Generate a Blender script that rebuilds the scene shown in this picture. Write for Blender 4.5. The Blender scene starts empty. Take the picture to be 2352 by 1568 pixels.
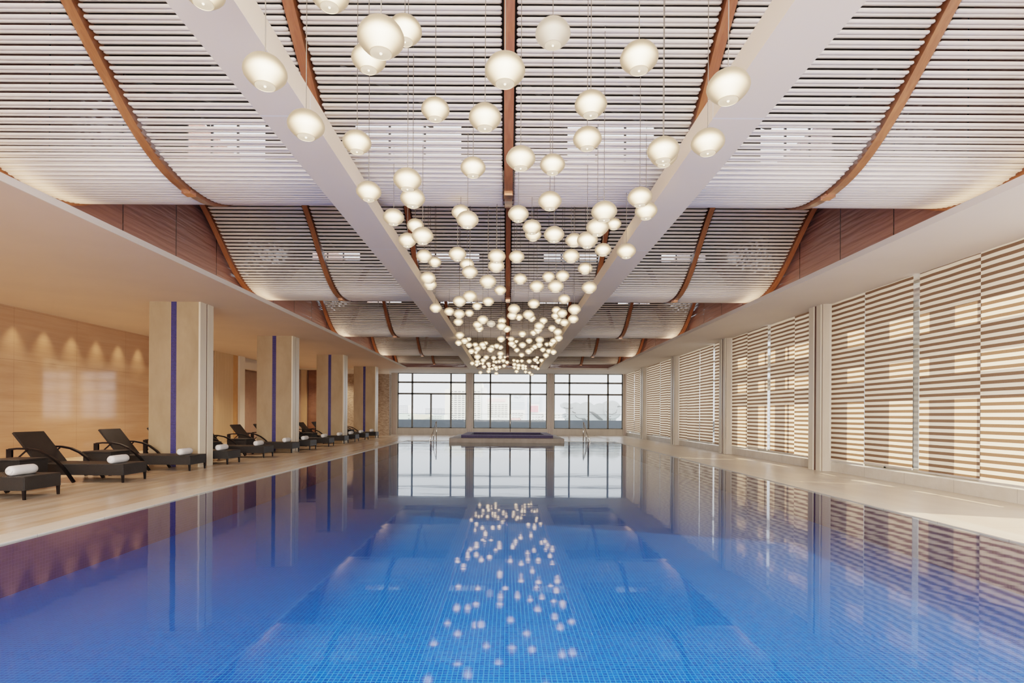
import bpy, math, random
from mathutils import Vector, Matrix
random.seed(7)
C = bpy.context.scene.collection
PI = math.pi

# ------------------------------------------------------------------ camera maths
F, H, PX, PY, TH = 1260.0, 1.2, 1165.0, 953.0, 0.0057
def at(px, py, D):
    """photo pixel -> world point at depth D"""
    dx, dy = px - PX, py - PY
    x, y = dx + TH*dy, dy - TH*dx
    return Vector((x/F*D, D, H - y/F*D))

# ------------------------------------------------------------------ mesh helpers
class MB:
    def __init__(s): s.v, s.f, s.sm = [], [], []
    def add(s, vs, fs, smooth=False):
        n = len(s.v); s.v += [tuple(p) for p in vs]
        s.f += [tuple(i+n for i in f) for f in fs]; s.sm += [smooth]*len(fs); return s
    def box(s, x0, x1, y0, y1, z0, z1):
        vs = [(x,y,z) for z in (z0,z1) for y in (y0,y1) for x in (x0,x1)]
        return s.add(vs, [(0,2,3,1),(4,5,7,6),(0,1,5,4),(2,6,7,3),(0,4,6,2),(1,3,7,5)])
    def bbox(s, x0, x1, y0, y1, z0, z1, b=.01):
        """box with chamfered vertical and top edges"""
        def ring(i, z): return [(x0+i,y0+b,z),(x0+b,y0+i,z),(x1-b,y0+i,z),(x1-i,y0+b,z),(x1-i,y1-b,z),(x1-b,y1-i,z),(x0+b,y1-i,z),(x0+i,y1-b,z)]
        R = [ring(0,z0), ring(0,z1-b), ring(b*.99,z1)]
        vs = [p for r in R for p in r]; fs = [tuple(range(7,-1,-1)), tuple(range(16,24))]
        for k in range(2):
            for j in range(8):
                a, c = k*8+j, k*8+(j+1) % 8
                fs.append((a, c, c+8, a+8))
        return s.add(vs, fs)
    def prism(s, poly, y0, y1, axis='y'):
        n = len(poly)
        if axis == 'y': vs = [(p[0],y0,p[1]) for p in poly]+[(p[0],y1,p[1]) for p in poly]
        elif axis == 'x': vs = [(y0,p[0],p[1]) for p in poly]+[(y1,p[0],p[1]) for p in poly]
        else: vs = [(p[0],p[1],y0) for p in poly]+[(p[0],p[1],y1) for p in poly]
        fs = [tuple(range(n)), tuple(range(2*n-1,n-1,-1))]+[(i,i+n,(i+1)%n+n,(i+1)%n) for i in range(n)]
        return s.add(vs, fs)
    def tube(s, pts, r, n=8, caps=True, smooth=True, up=None):
        pts = [Vector(p) for p in pts]; rs = r if isinstance(r,(list,tuple)) else [r]*len(pts)
        vs, fs = [], []
        for i, p in enumerate(pts):
            t = (pts[min(i+1,len(pts)-1)]-pts[max(i-1,0)]).normalized()
            u = Vector((0,0,1)) if abs(t.z) < .95 else Vector((1,0,0))
            a = t.cross(u).normalized(); b = a.cross(t).normalized()
            for k in range(n):
                an = 2*PI*k/n; vs.append(p+(a*math.cos(an)+b*math.sin(an))*rs[i])
        for i in range(len(pts)-1):
            for k in range(n):
                fs.append((i*n+k, i*n+(k+1)%n, (i+1)*n+(k+1)%n, (i+1)*n+k))
        if caps: fs += [tuple(range(n-1,-1,-1)), tuple(range((len(pts)-1)*n, len(pts)*n))]
        return s.add(vs, fs, smooth)
    def ribbon(s, pts, w, t):
        """flat bar along pts lying in the XZ plane: width w along y, thickness t in plane"""
        pts = [Vector(p) for p in pts]; vs, fs = [], []
        for i, p in enumerate(pts):
            d = (pts[min(i+1,len(pts)-1)]-pts[max(i-1,0)]).normalized()
            nrm = Vector((-d.z,0,d.x))
            for a, b in ((-1,-1),(1,-1),(1,1),(-1,1)):
                vs.append(p+Vector((0,a*w/2,0))+nrm*b*t/2)
        for i in range(len(pts)-1):
            for k in range(4): fs.append((i*4+k,i*4+(k+1)%4,(i+1)*4+(k+1)%4,(i+1)*4+k))
        e = (len(pts)-1)*4; fs += [(3,2,1,0),(e,e+1,e+2,e+3)]
        return s.add(vs, fs)
    def lathe(s, prof, n=24, o=(0,0,0), smooth=True, axis='z'):
        vs, fs = [], []
        for r, z in prof:
            for k in range(n):
                a = 2*PI*k/n; p = (r*math.cos(a), r*math.sin(a), z)
                if axis == 'y': p = (p[0], p[2], p[1])
                vs.append((p[0]+o[0],p[1]+o[1],p[2]+o[2]))
        for i in range(len(prof)-1):
            for k in range(n): fs.append((i*n+k,i*n+(k+1)%n,(i+1)*n+(k+1)%n,(i+1)*n+k))
        if prof[0][0] > 1e-6: fs.append(tuple(range(n-1,-1,-1)))
        if prof[-1][0] > 1e-6: fs.append(tuple(range((len(prof)-1)*n,len(prof)*n)))
        return s.add(vs, fs, smooth)
    def mesh(s, name, mat):
        me = bpy.data.meshes.new(name); me.from_pydata(s.v, [], s.f)
        me.polygons.foreach_set('use_smooth', s.sm); me.materials.append(mat); me.update(); return me
    def build(s, name, mat, parent=None, loc=(0,0,0)):
        o = bpy.data.objects.new(name, s.mesh(name, mat)); C.objects.link(o); o.location = loc
        if parent: o.parent = parent
        return o
def tag(o, label=None, cat=None, group=None, kind=None):
    if label: o['label'] = label
    if cat: o['category'] = cat
    if group: o['group'] = group
    if kind: o['kind'] = kind
    return o
def thing(name, label, cat, loc=(0,0,0), group=None):
    o = bpy.data.objects.new(name, None); C.objects.link(o); o.location = loc; o.empty_display_size = .1
    return tag(o, label, cat, group)
def dup(root, loc, label, group=None):
    r = root.copy(); C.objects.link(r); r.location = loc; r['label'] = label
    if group: r['group'] = group
    for ch in list(root.children):
        c = ch.copy(); C.objects.link(c); c.parent = r
        for g in ch.children:
            d = g.copy(); C.objects.link(d); d.parent = c
    return r
def inst(name, me, parent=None, loc=(0,0,0), scale=None):
    o = bpy.data.objects.new(name, me); C.objects.link(o); o.location = loc
    if parent: o.parent = parent
    if scale: o.scale = scale
    return o

# ------------------------------------------------------------------ materials
class N:
    """tiny node builder"""
    def __init__(s, name):
        s.m = bpy.data.materials.new(name); s.m.use_nodes = True; s.t = s.m.node_tree; s.t.nodes.clear()
        s.out = s.t.nodes.new('ShaderNodeOutputMaterial')
    def n(s, typ, **kw):
        nd = s.t.nodes.new('ShaderNode'+typ)
        for k, v in kw.items():
            if k.startswith('i_'):
                key = k[2:]; key = int(key) if key.isdigit() else key.replace('_',' ')
                s.set(nd.inputs[key], v)
            else: setattr(nd, k, v)
        return nd
    def set(s, sock, v):
        if isinstance(v, bpy.types.NodeSocket): s.t.links.new(v, sock)
        elif isinstance(v, bpy.types.Node): s.t.links.new(v.outputs[0], sock)
        else: sock.default_value = v
    def math(s, op, a, b=0.0, c=0.0): 
        nd = s.n('Math', operation=op); s.set(nd.inputs[0], a); s.set(nd.inputs[1], b)
        if op in ('COMPARE','MULTIPLY_ADD'): s.set(nd.inputs[2], c)
        return nd.outputs[0]
    def obj(s): return s.n('TexCoord').outputs['Object']
    def gen(s, scale=(1,1,1), src=None):
        mp = s.n('Mapping'); s.set(mp.inputs['Vector'], src or s.obj()); mp.inputs['Scale'].default_value = scale
        return mp.outputs[0]
    def noise(s, vec, scale=5, detail=4, rough=.5, dist=0):
        nd = s.n('TexNoise'); s.set(nd.inputs['Vector'], vec); nd.inputs['Scale'].default_value = scale
        nd.inputs['Detail'].default_value = detail; nd.inputs['Roughness'].default_value = rough; nd.inputs['Distortion'].default_value = dist
        return nd.outputs[0]
    def ramp(s, fac, stops):
        r = s.n('ValToRGB'); s.set(r.inputs[0], fac); e = r.color_ramp.elements
        while len(e) < len(stops): e.new(.5)
        for i, (p, c) in enumerate(stops): e[i].position = p; e[i].color = (*c, 1)
        return r.outputs[0]
    def mix(s, fac, a, b):
        nd = s.n('Mix', data_type='RGBA'); s.set(nd.inputs['Factor'], fac)
        s.set(nd.inputs['A'], (*a,1) if isinstance(a, tuple) else a); s.set(nd.inputs['B'], (*b,1) if isinstance(b, tuple) else b)
        return nd.outputs['Result']
    def bump(s, h, strength=.2, dist=.01):
        nd = s.n('Bump'); s.set(nd.inputs['Height'], h); nd.inputs['Strength'].default_value = strength; nd.inputs['Distance'].default_value = dist
        return nd.outputs[0]
    def pbr(s, col, rough=.5, metal=0, normal=None, spec=.5, coat=0):
        b = s.n('BsdfPrincipled'); s.set(b.inputs['Base Color'], (*col,1) if isinstance(col, tuple) else col)
        s.set(b.inputs['Roughness'], rough); b.inputs['Metallic'].default_value = metal; b.inputs['Specular IOR Level'].default_value = spec
        b.inputs['Coat Weight'].default_value = coat; b.inputs['Coat Roughness'].default_value = .05
        if normal is not None: s.set(b.inputs['Normal'], normal)
        return b.outputs[0]
    def done(s, sh): s.t.links.new(sh, s.out.inputs[0]); return s.m
def plain(name, col, rough=.5, metal=0, var=.06, scale=6, spec=.5):
    k = N(name); nz = k.noise(k.obj(), scale, 4)
    c = k.ramp(nz, [(.3, tuple(x*(1-var) for x in col)), (.7, tuple(min(1,x*(1+var)) for x in col))])
    return k.done(k.pbr(c, rough, metal, spec=spec))

def stone(name, c1, c2, stretch=(1,1,1), scale=2.0, rough=.3, joints=None, spec=.5, big=0):
    k = N(name); v = k.gen(stretch)
    n1 = k.noise(v, scale, 8, .6, .4); n2 = k.noise(v, scale*5, 5, .6)
    f = k.math('ADD', k.math('MULTIPLY', n1, .75), k.math('MULTIPLY', n2, .25))
    c = k.ramp(f, [(.36, c1), (.64, c2)])
    if joints:                                             # (axis, spacing, phase) slab joints
        for ax, sp, ph in joints:
            xyz = k.n('SeparateXYZ'); k.set(xyz.inputs[0], k.obj())
            fr = k.math('FRACT', k.math('DIVIDE', k.math('ADD', xyz.outputs[ax], 100*sp+ph), sp))
            ln = k.math('LESS_THAN', fr, .006/sp)
            c = k.mix(ln, c, tuple(x*.62 for x in c1))
    return k.done(k.pbr(c, rough, spec=spec))

M = {}
M['soffit'] = plain('white plaster', (.80,.71,.62), .8, var=.02, scale=1)
M['soffit_warm'] = plain('warm lit plaster', (.80,.63,.51), .8, var=.03, scale=1)  # lounge soffit plaster, warm bounce light put into its colour
k = N('beam paint'); xyz = k.n('SeparateXYZ'); k.set(xyz.inputs[0], k.obj())
fr = k.math('FRACT', k.math('DIVIDE', k.math('ADD', xyz.outputs[1], 99.0), 3.7))
c = k.mix(k.math('LESS_THAN', fr, .006), (.94,.80,.63), (.97,.90,.8))
M['beam'] = k.done(k.pbr(c, .55))
M['deck'] = stone('deck limestone', (.55,.385,.255), (.80,.655,.51), (2.4,.14,1), 1.9, .2, [(1,1.2,0),(0,.6,.2)])
M['deck_pale'] = stone('pale deck limestone', (.66,.54,.43), (.74,.63,.51), (1.6,.3,1), 1.4, .3, [(1,1.2,0)])
M['coping'] = stone('coping limestone', (.62,.53,.43), (.76,.67,.55), (2,.4,1), 1.5, .3, [(1,.9,0)])
M['marble'] = stone('beige marble', (.35,.25,.155), (.45,.335,.22), (1,1,.45), 1.3, .3, None)
M['marble_pale'] = stone('pale marble', (.74,.64,.50), (.82,.73,.60), (1,1,.2), 2, .35)
M['pillar'] = stone('pillar stone', (.52,.44,.36), (.62,.535,.44), (1,1,.2), 2, .4)
M['platform'] = stone('platform stone', (.30,.245,.20), (.38,.315,.26), (1,1,1), 2, .6, None, .3)
M['sill'] = stone('sill stone', (.70,.62,.52), (.82,.75,.66), (1,1,1), 2.2, .35, [(1,1.1,0)])
M['rough_stone'] = stone('split stone', (.22,.16,.12), (.52,.40,.30), (2,2,5), 3.5, .8)
M['groove'] = plain('dark groove', (.16,.09,.07), .7)
M['tan_wall'] = stone('polished tan wood panel', (.48,.285,.175), (.57,.36,.235), (1,.25,4), 1.2, .07, [(1,1.9,.3),(2,1.22,.0)], spec=.7)
M['panel_pale'] = stone('pale wood panel', (.60,.42,.25), (.68,.49,.31), (1,6,.3), 2, .35)
M['panel_orange'] = plain('orange wood', (.62,.34,.14), .4)
M['panel_mauve'] = plain('mauve panel', (.42,.29,.23), .3)
M['panel_brown'] = stone('brown polished panel', (.21,.10,.055), (.30,.155,.09), (1,1,2), 1.5, .15, [(2,1.2,0),(0,1.0,0)])
M['dark_roof'] = plain('dark roof steel', (.085,.066,.060), .8)
M['truss'] = plain('grey steel', (.25,.25,.26), .5)
k = N('mauve gloss panels'); xyz = k.n('SeparateXYZ'); k.set(xyz.inputs[0], k.obj())
fr = k.math('FRACT', k.math('DIVIDE', k.math('ADD', xyz.outputs[1], 100.5), 1.4))
c = k.mix(k.math('LESS_THAN', fr, .016), (.27,.145,.125), (.03,.02,.02))
wv = k.noise(k.gen((.5,.5,7)), 1.6, 2)
M['mauve'] = k.done(k.pbr(c, .15, normal=k.bump(wv, .5, .06), spec=.7))
M['slat'] = plain('white enamelled tube', (.82,.75,.69), .36, var=.03, scale=2)
k = N('copper timber'); nz = k.noise(k.gen((6,1,1)), 4, 6, .6, 1.0)
M['copper'] = k.done(k.pbr(k.ramp(nz, [(.3,(.22,.078,.032)),(.7,(.33,.135,.06))]), .3, spec=.5, coat=.25))
M['copper_metal'] = plain('polished copper', (.85,.42,.26), .2, 1)
M['chrome'] = plain('brushed steel', (.62,.60,.57), .18, 1, var=.02)
M['frame'] = plain('grey window frame', (.17,.17,.16), .5)
M['frame_light'] = plain('pale window frame', (.55,.54,.5), .5)
# thin clear glass
k = N('clear glass'); lw = k.n('Fresnel'); lw.inputs[0].default_value = 1.3
tr = k.n('BsdfTransparent'); tr.inputs[0].default_value = (.95,.97,.97,1); gl = k.n('BsdfGlossy'); gl.inputs['Roughness'].default_value = .02
mx = k.n('MixShader'); k.set(mx.inputs[0], k.math('MULTIPLY', lw.outputs[0], .5)); k.set(mx.inputs[1], tr.outputs[0]); k.set(mx.inputs[2], gl.outputs[0])
M['glass'] = k.done(mx.outputs[0])
# pool water: fresnel mirror over a clear tinted surface, nearly calm
k = N('pool water'); v = k.gen((.55,1.6,1)); v2 = k.gen((.12,.5,1))
far = k.n('MapRange'); xyz = k.n('SeparateXYZ'); k.set(xyz.inputs[0], k.obj())
k.set(far.inputs[0], xyz.outputs[1])
for i, vv in enumerate((15.0, 25.0, .08, 1.0)): far.inputs[i+1].default_value = vv
hh = k.math('ADD', k.math('MULTIPLY', k.noise(v, 2.2, 2, .5), .45), k.math('MULTIPLY', k.noise(v2, 2.0, 2, .5, .3), 1.0))
hh = k.math('MULTIPLY', hh, far.outputs[0])
bp = k.bump(hh, .9, .02)
lw = k.n('LayerWeight'); lw.inputs['Blend'].default_value = .5; k.set(lw.inputs['Normal'], bp)
fr = k.math('MULTIPLY_ADD', k.math('POWER', lw.outputs['Facing'], 5.2), .96, .022)
tr = k.n('BsdfTransparent'); tr.inputs[0].default_value = (.80,.93,1,1)
gl = k.n('BsdfGlossy'); gl.inputs['Roughness'].default_value = .035; k.set(gl.inputs['Normal'], bp)
mx = k.n('MixShader'); k.set(mx.inputs[0], fr); k.set(mx.inputs[1], tr.outputs[0]); k.set(mx.inputs[2], gl.outputs[0])
M['water'] = k.done(mx.outputs[0])
def mosaic(name, ca, cb, grout, size, axes=(0,1), rough=.2, gw=.13):
    k = N(name); xyz = k.n('SeparateXYZ'); k.set(xyz.inputs[0], k.obj())
    a = k.math('DIVIDE', k.math('ADD', xyz.outputs[axes[0]], 200.0), size); b = k.math('DIVIDE', k.math('ADD', xyz.outputs[axes[1]], 200.0), size)
    cb_ = k.n('CombineXYZ'); k.set(cb_.inputs[0], k.math('FLOOR', a)); k.set(cb_.inputs[1], k.math('FLOOR', b))
    wn = k.n('TexWhiteNoise'); k.set(wn.inputs['Vector'], cb_.outputs[0])
    col = k.mix(wn.outputs['Value'], ca, cb)
    g = k.math('MAXIMUM', k.math('LESS_THAN', k.math('FRACT', a), gw), k.math('LESS_THAN', k.math('FRACT', b), gw))
    return k.done(k.pbr(k.mix(g, col, grout), rough, spec=.3))
M['pool_tile'] = mosaic('blue pool mosaic', (.001,.036,.19), (.001,.056,.255), (.033,.145,.36), .034, (0,1), .3, .15)
M['pool_wall_tile'] = mosaic('violet pool wall mosaic', (.032,.025,.095), (.045,.033,.12), (.07,.055,.15), .034, (1,2))
M['pool_end_tile'] = mosaic('blue pool end mosaic', (.005,.05,.22), (.008,.07,.28), (.05,.14,.34), .034, (0,2))
M['blue_mosaic'] = mosaic('cobalt mosaic strip', (.008,.012,.11), (.02,.025,.20), (.18,.16,.24), .026, (0,2), .25, .16)
M['tub_tile'] = mosaic('violet tub mosaic', (.055,.045,.095), (.075,.062,.12), (.10,.09,.15), .05, (0,2), .7)
M['tub_tile_flat'] = mosaic('violet lit rim mosaic', (.17,.155,.25), (.21,.19,.30), (.24,.22,.32), .05, (0,1), .7)  # rim tone raised to paint in the highlights on its top
# woven rattan
k = N('black woven rattan'); wv1 = k.n('TexBrick'); k.set(wv1.inputs['Vector'], k.gen((1,1,1)))
xyz = k.n('SeparateXYZ'); k.set(xyz.inputs[0], k.obj())
sa = k.math('SINE', k.math('MULTIPLY', k.math('ADD', xyz.outputs[0], xyz.outputs[1]), 260.0)); sb = k.math('SINE', k.math('MULTIPLY', xyz.outputs[2], 380.0))
p = k.math('MULTIPLY', sa, sb); k.t.nodes.remove(wv1)
M['rattan'] = k.done(k.pbr(k.mix(k.math('GREATER_THAN', p, .12), (.006,.005,.005), (.060,.054,.050)), .45, spec=.25, normal=k.bump(p, .5, .004)))
M['black_frame'] = plain('black lacquered frame', (.008,.006,.006), .4, spec=.25)
k = N('white terry towel'); nz = k.noise(k.obj(), 160, 2)
M['towel'] = k.done(k.pbr(k.ramp(nz, [(.3,(.74,.70,.68)),(.7,(.86,.83,.81))]), .95, normal=k.bump(nz, .6, .004), spec=.1))
# glowing frosted globe: emission forward-scattered through thick glass, dims to the rim
def globe(name, lo, hi, colr, colc):
    k = N(name); lw = k.n('LayerWeight'); lw.inputs['Blend'].default_value = .5
    f = k.math('POWER', k.math('SUBTRACT', 1.0, lw.outputs['Facing']), 4.6)
    xyz = k.n('SeparateXYZ'); k.set(xyz.inputs[0], k.obj())
    low = k.n('MapRange'); k.set(low.inputs[0], xyz.outputs[2])
    for i, vv in enumerate((.36, -.14, .25, 1.0)): low.inputs[i+1].default_value = vv
    f = k.math('MULTIPLY', f, low.outputs[0])
    em = k.n('Emission'); k.set(em.inputs[0], k.mix(f, colr, colc)); k.set(em.inputs[1], k.math('MULTIPLY_ADD', f, hi-lo, lo))
    df = k.n('BsdfPrincipled'); df.inputs['Base Color'].default_value = (.10,.08,.057,1); df.inputs['Roughness'].default_value = .5
    ad = k.n('AddShader'); k.set(ad.inputs[0], em.outputs[0]); k.set(ad.inputs[1], df.outputs[0])
    m = k.done(ad.outputs[0]); m.cycles.emission_sampling = 'NONE'; return m
M['globe'] = globe('glowing frosted glass', .30, 4.5, (1,.68,.40), (1,.80,.52))
M['globe_dim'] = globe('dim frosted glass', .42, 1.2, (1,.76,.54), (1,.83,.62))
k = N('globe mouth'); em = k.n('Emission'); em.inputs[0].default_value = (1,.78,.54,1); em.inputs[1].default_value = .75
df = k.n('BsdfDiffuse'); df.inputs[0].default_value = (.22,.18,.14,1); ad = k.n('AddShader'); k.set(ad.inputs[0], em.outputs[0]); k.set(ad.inputs[1], df.outputs[0])
M['mouth'] = k.done(ad.outputs[0]); M['mouth'].cycles.emission_sampling = 'NONE'
k = N('bulb tip'); em = k.n('Emission'); em.inputs[0].default_value = (1,.85,.62,1); em.inputs[1].default_value = 3; M['bulb'] = k.done(em.outputs[0]); M['bulb'].cycles.emission_sampling = 'NONE'
M['cord'] = plain('taupe cord', (.20,.17,.14), .6)
# zebra blind fabric
k = N('zebra blind fabric'); xyz = k.n('SeparateXYZ'); k.set(xyz.inputs[0], k.obj())
fr = k.math('FRACT', k.math('DIVIDE', k.math('ADD', xyz.outputs[2], 10.0), .107))
nz = k.noise(k.gen((1,14,140)), 6, 3, .6)
brown = k.ramp(nz, [(.3,(.14,.074,.045)),(.7,(.29,.182,.12))])
cream = k.ramp(nz, [(.3,(.89,.745,.585)),(.7,(.95,.815,.65))])
col = k.mix(k.math('LESS_THAN', fr, .47), cream, brown)
d = k.n('BsdfDiffuse'); t = k.n('BsdfTranslucent'); k.set(d.inputs[0], col); k.set(t.inputs[0], col)
mx = k.n('MixShader'); mx.inputs[0].default_value = .5; k.set(mx.inputs[1], d.outputs[0]); k.set(mx.inputs[2], t.outputs[0])
M['blind'] = k.done(mx.outputs[0])
M['blind_bar'] = plain('pale blind bar', (.7,.66,.62), .4)
M['facade'] = plain('pale light blocker', (.55,.53,.5), .8)  # only used on the added sun blockers
# outside
M['terrace'] = plain('terrace paving', (.62,.64,.66), .7)
M['plinth'] = plain('grey terrace plinth', (.145,.16,.175), .7)
M['sculpt'] = stone('white cloud sculpture', (.80,.79,.74), (.88,.87,.82), (1,1,1), 1.0, .7, [(2,.45,.1),(0,1.2,.3)])
M['sculpt_shadow'] = plain('sculpture carved shade', (.30,.29,.27), .8)  # dark tone paints the shade of the carved curls
def bmat(name, col): return plain(name, col, .9, var=.03, scale=.2, spec=.1)  # pale tones put the distance haze into the colour
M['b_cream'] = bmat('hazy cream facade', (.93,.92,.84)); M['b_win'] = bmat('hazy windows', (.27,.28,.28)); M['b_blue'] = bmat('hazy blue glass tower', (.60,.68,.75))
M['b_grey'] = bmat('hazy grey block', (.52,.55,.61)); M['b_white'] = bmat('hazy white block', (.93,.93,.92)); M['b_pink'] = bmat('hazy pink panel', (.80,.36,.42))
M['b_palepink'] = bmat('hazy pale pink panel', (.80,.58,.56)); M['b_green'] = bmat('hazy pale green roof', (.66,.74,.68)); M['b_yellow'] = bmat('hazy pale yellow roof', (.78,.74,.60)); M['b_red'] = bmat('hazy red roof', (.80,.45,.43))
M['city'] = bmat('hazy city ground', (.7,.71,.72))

# ------------------------------------------------------------------ dimensions
ZS = 3.70                      # soffit height
XF = 5.5                       # soffit edge
XW = 11.7                      # left wall
XB = 7.15                      # blind plane on the right
DW = 33.0                      # end wall
DE = 30.0                      # end of ceiling recess
PXL, PXR, PD = -4.62, 4.95, 25.4
TR = [.6, 6.9, 13.2, 19.5, 25.8, 30.0]      # troughs of the slat wave
ZT, AMP = H+2.8, .77
def wave(y, L): return 2*AMP*(max(0,(1-math.cos(2*PI*y/L))/2))**1.2
def dwave(y, L): return (wave(y+.005,L)-wave(y-.005,L))/.01
def zslat(y):
    for a, b in zip(TR[:-1], TR[1:]):
        if y <= b: return ZT+wave(y-a, b-a)
    return ZT

# ------------------------------------------------------------------ setting
fl = MB()
fl.box(-13.2, PXL-.32, -4, 34, -.12, 0)
fl.box(PXL-.32, PXR+.32, PD+.32, 34, -.12, 0); fl.box(PXL-.32, PXR+.32, -4, -1.6, -.12, 0)
tag(fl.build('floor', M['deck']), kind='structure')
tag(MB().box(PXR+.32, 7.6, -4, 34, -.12, 0).build('floor', M['deck_pale']), kind='structure')
# soffits with fascias
s = MB(); s.box(-13.2, -XF, -4, DE, ZS, ZS+.09)
tag(s.build('ceiling', M['soffit_warm']), kind='structure')
s = MB(); s.box(-XF, -XF+.02, -4, DE, ZS, ZS+.09); s.box(XF-.02, XF, -4, DE, ZS, ZS+.09); s.box(-XF, XF, DE-.02, DE, ZS+.001, ZS+.09)
tag(s.build('trim_1', M['soffit']), kind='structure')
s = MB(); s.box(XF, 7.9, -4, DE, ZS, ZS+.09); s.box(-13.2, 7.9, DE, DW+.4, ZS, ZS+.09)
tag(s.build('ceiling', M['soffit']), kind='structure')
s = MB()
s.box(-6.3, -6.12, -4, DE+.3, ZS+.09, 7.0); s.box(6.12, 6.3, -4, DE+.3, ZS+.09, 7.0); s.box(-6.3, 6.3, DE+.12, DE+.3, ZS+.09, 7.0)
tag(s.build('wall_upper', M['mauve']), kind='structure')
# sawtooth roof with vertical skylights above the slats
teeth = [9.8, 16.1, 22.4]
s = MB(); prev = -4
s.prism([(-4,6.75),(3.5,6.6),(3.5,6.7),(-4,6.85)], -6.3, 6.3, 'x')
for k_, D in enumerate([9.8, 16.1, 22.4, 30.3]):
    y0 = D-6.3 if k_ < 3 else 22.4
    s.prism([(y0,5.62 if k_ else 6.6),(D,6.6),(D,6.7),(y0,5.72 if k_ else 6.7)], -6.3, 6.3, 'x')
ops = [(-5.75,-4.35),(-2.75,-.85),(1.05,2.6),(4.5,5.8)]
for k_, D in enumerate(teeth):
    zt = 6.42 if k_ == 0 else 5.98
    s.box(-6.3, 6.3, D, D+.05, zt, 6.6); xs = [-6.3]+[e for o in ops for e in o]+[6.3]
    for i in range(0, len(xs), 2): s.box(xs[i], xs[i+1], D, D+.05, 5.5, zt)
tag(s.build('ceiling', M['dark_roof']), kind='structure')
s = MB()
for k_, D in enumerate(teeth):
    for a, b in ops:
        z1 = 6.42 if k_ == 0 else 5.98
        for q in (.33,.66): s.box(a+(b-a)*q-.02, a+(b-a)*q+.02, D-.03, D-.001, 5.6, z1)
    for x in (-5.2,-3.4,-1.7,.4,1.9,3.6,5.3):
        s.tube([(x-.5,D-2.6,5.75),(x+.35,D-.6,6.4)], .03, 6); s.tube([(x+.5,D-1.2,5.7),(x-.2,D-.4,6.45)], .025, 6)
tag(s.build('trim_2', M['truss']), kind='structure')
wn = 0
# walls on the lounge side
s = MB(); s.box(-XW-.2, -XW, -4, 21.9, 0, ZS); tag(s.build('wall_left', M['tan_wall']), kind='structure')
s = MB(); s.box(-XW-.2, -XW+.03, 21.9, 23.35, 0, ZS); tag(s.build('wall_left', M['panel_pale']), kind='structure')
s = MB(); s.box(-XW-.2, -XW+.01, 23.35, 23.8, 0, ZS); tag(s.build('trim_3', M['panel_orange']), kind='structure')
s = MB(); s.box(-XW-.4, -XW+.1, 23.8, 24.25, 0, ZS); s.box(-XW-.3, -XW, 24.25, 28.2, 3.22, 3.52); s.box(-XW-.3,-XW-.1,24.25,28.2,3.52,ZS)
tag(s.build('trim_4', M['soffit']), kind='structure')
s = MB(); s.box(-XW-.9, -XW-.7, 23.4, 31.5, 0, ZS); s.box(-XW-.7,-XW, 28.2, 31.3, 0, ZS)
tag(s.build('wall_left', M['panel_mauve']), kind='structure')
s = MB(); s.box(-XW+.35, -9.2, 31.3, 31.5, 0, ZS); tag(s.build('wall_far_left', M['panel_brown']), kind='structure')
s = MB(); s.box(-XW, -XW+.3, 31.1, 31.5, 0, ZS); tag(s.build('trim_5', M['panel_pale']), kind='structure')
s = MB(); s.box(-XW+.3, -XW+.35, 31.25, 31.5, 0, ZS); tag(s.build('trim_6', M['groove']), kind='structure')
s = MB(); s.box(-9.2, -6.72, 31.2, 31.7, 0, ZS-.2); tag(s.build('wall_far_left', M['rough_stone']), kind='structure')
s = MB(); s.box(-9.2, -6.72, 31.2, 31.7, ZS-.2, ZS); tag(s.build('trim_7', M['soffit']), kind='structure')
# end wall: sill, pillars, windows
ZB = .39
s = MB(); s.box(-7.3, 7.35, DW, DW+.3, 0, ZB); tag(s.build('wall_back', M['pillar']), kind='structure')
def pillar_end(x0, x1, lab):
    t = thing('window_pillar', lab, 'pillar', ((x0+x1)/2, DW-.05, 0)); w = (x1-x0)/2
    MB().box(-w, w, 0, .3, 0, ZS).build('shaft', M['pillar'], t)
    g = MB(); g.box(-w*.12, w*.12, -.02, 0, 0, ZS); g.box(w*.4, w*.6, -.02, 0, 0, ZS); g.box(-w*.6,-w*.4,-.02,0,0,ZS)
    g.build('ridge', M['panel_mauve'], t)
pillar_end(-6.97,-6.6,'narrow stone pillar at left end of the far window wall')
pillar_end(-2.47,-2.04,'ridged stone pillar between left and middle far windows')
pillar_end(2.38,2.81,'ridged stone pillar between middle and right far windows')
pillar_end(6.95,7.2,'narrow stone pillar at right end of the far window wall')
def window(n, x0, x1, mull, half):
    root = bpy.data.objects.new('window_%d' % n, None); C.objects.link(root); root.location = (0,DW+.1,0); root['kind'] = 'structure'
    f = MB(); w = .05
    def bar(xa, xb, za, zb): f.box(xa, xb, -.04, .04, za, zb)
    bar(x0, x1, ZB, ZB+.05); bar(x0, x1, ZS-.04, ZS)
    for z in (3.15, 2.46): bar(x0, x1, z-w, z+w)
    for x in mull: bar(x-w, x+w, ZB, ZS)
    if half is not None: bar(half-w, half+w, ZB, 2.46)
    bar(x0, x0+.05, ZB, ZS); bar(x1-.05, x1, ZB, ZS)
    f.build('window_frame', M['frame'], root)
    xs = [x0]+list(mull)+[x1]; g = MB()
    g.box(x0, x1, -.006, .006, ZB, ZS); g.build('pane', M['glass'], root)
window(1, -6.6, -2.47, (-5.73,-3.40), -4.6)
window(2, -2.04, 2.38, (-1.02,1.38), .18)
window(3, 2.81, 6.95, (3.745,6.07), 4.9)
window(4, -7.9, -6.97, (), None)
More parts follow.
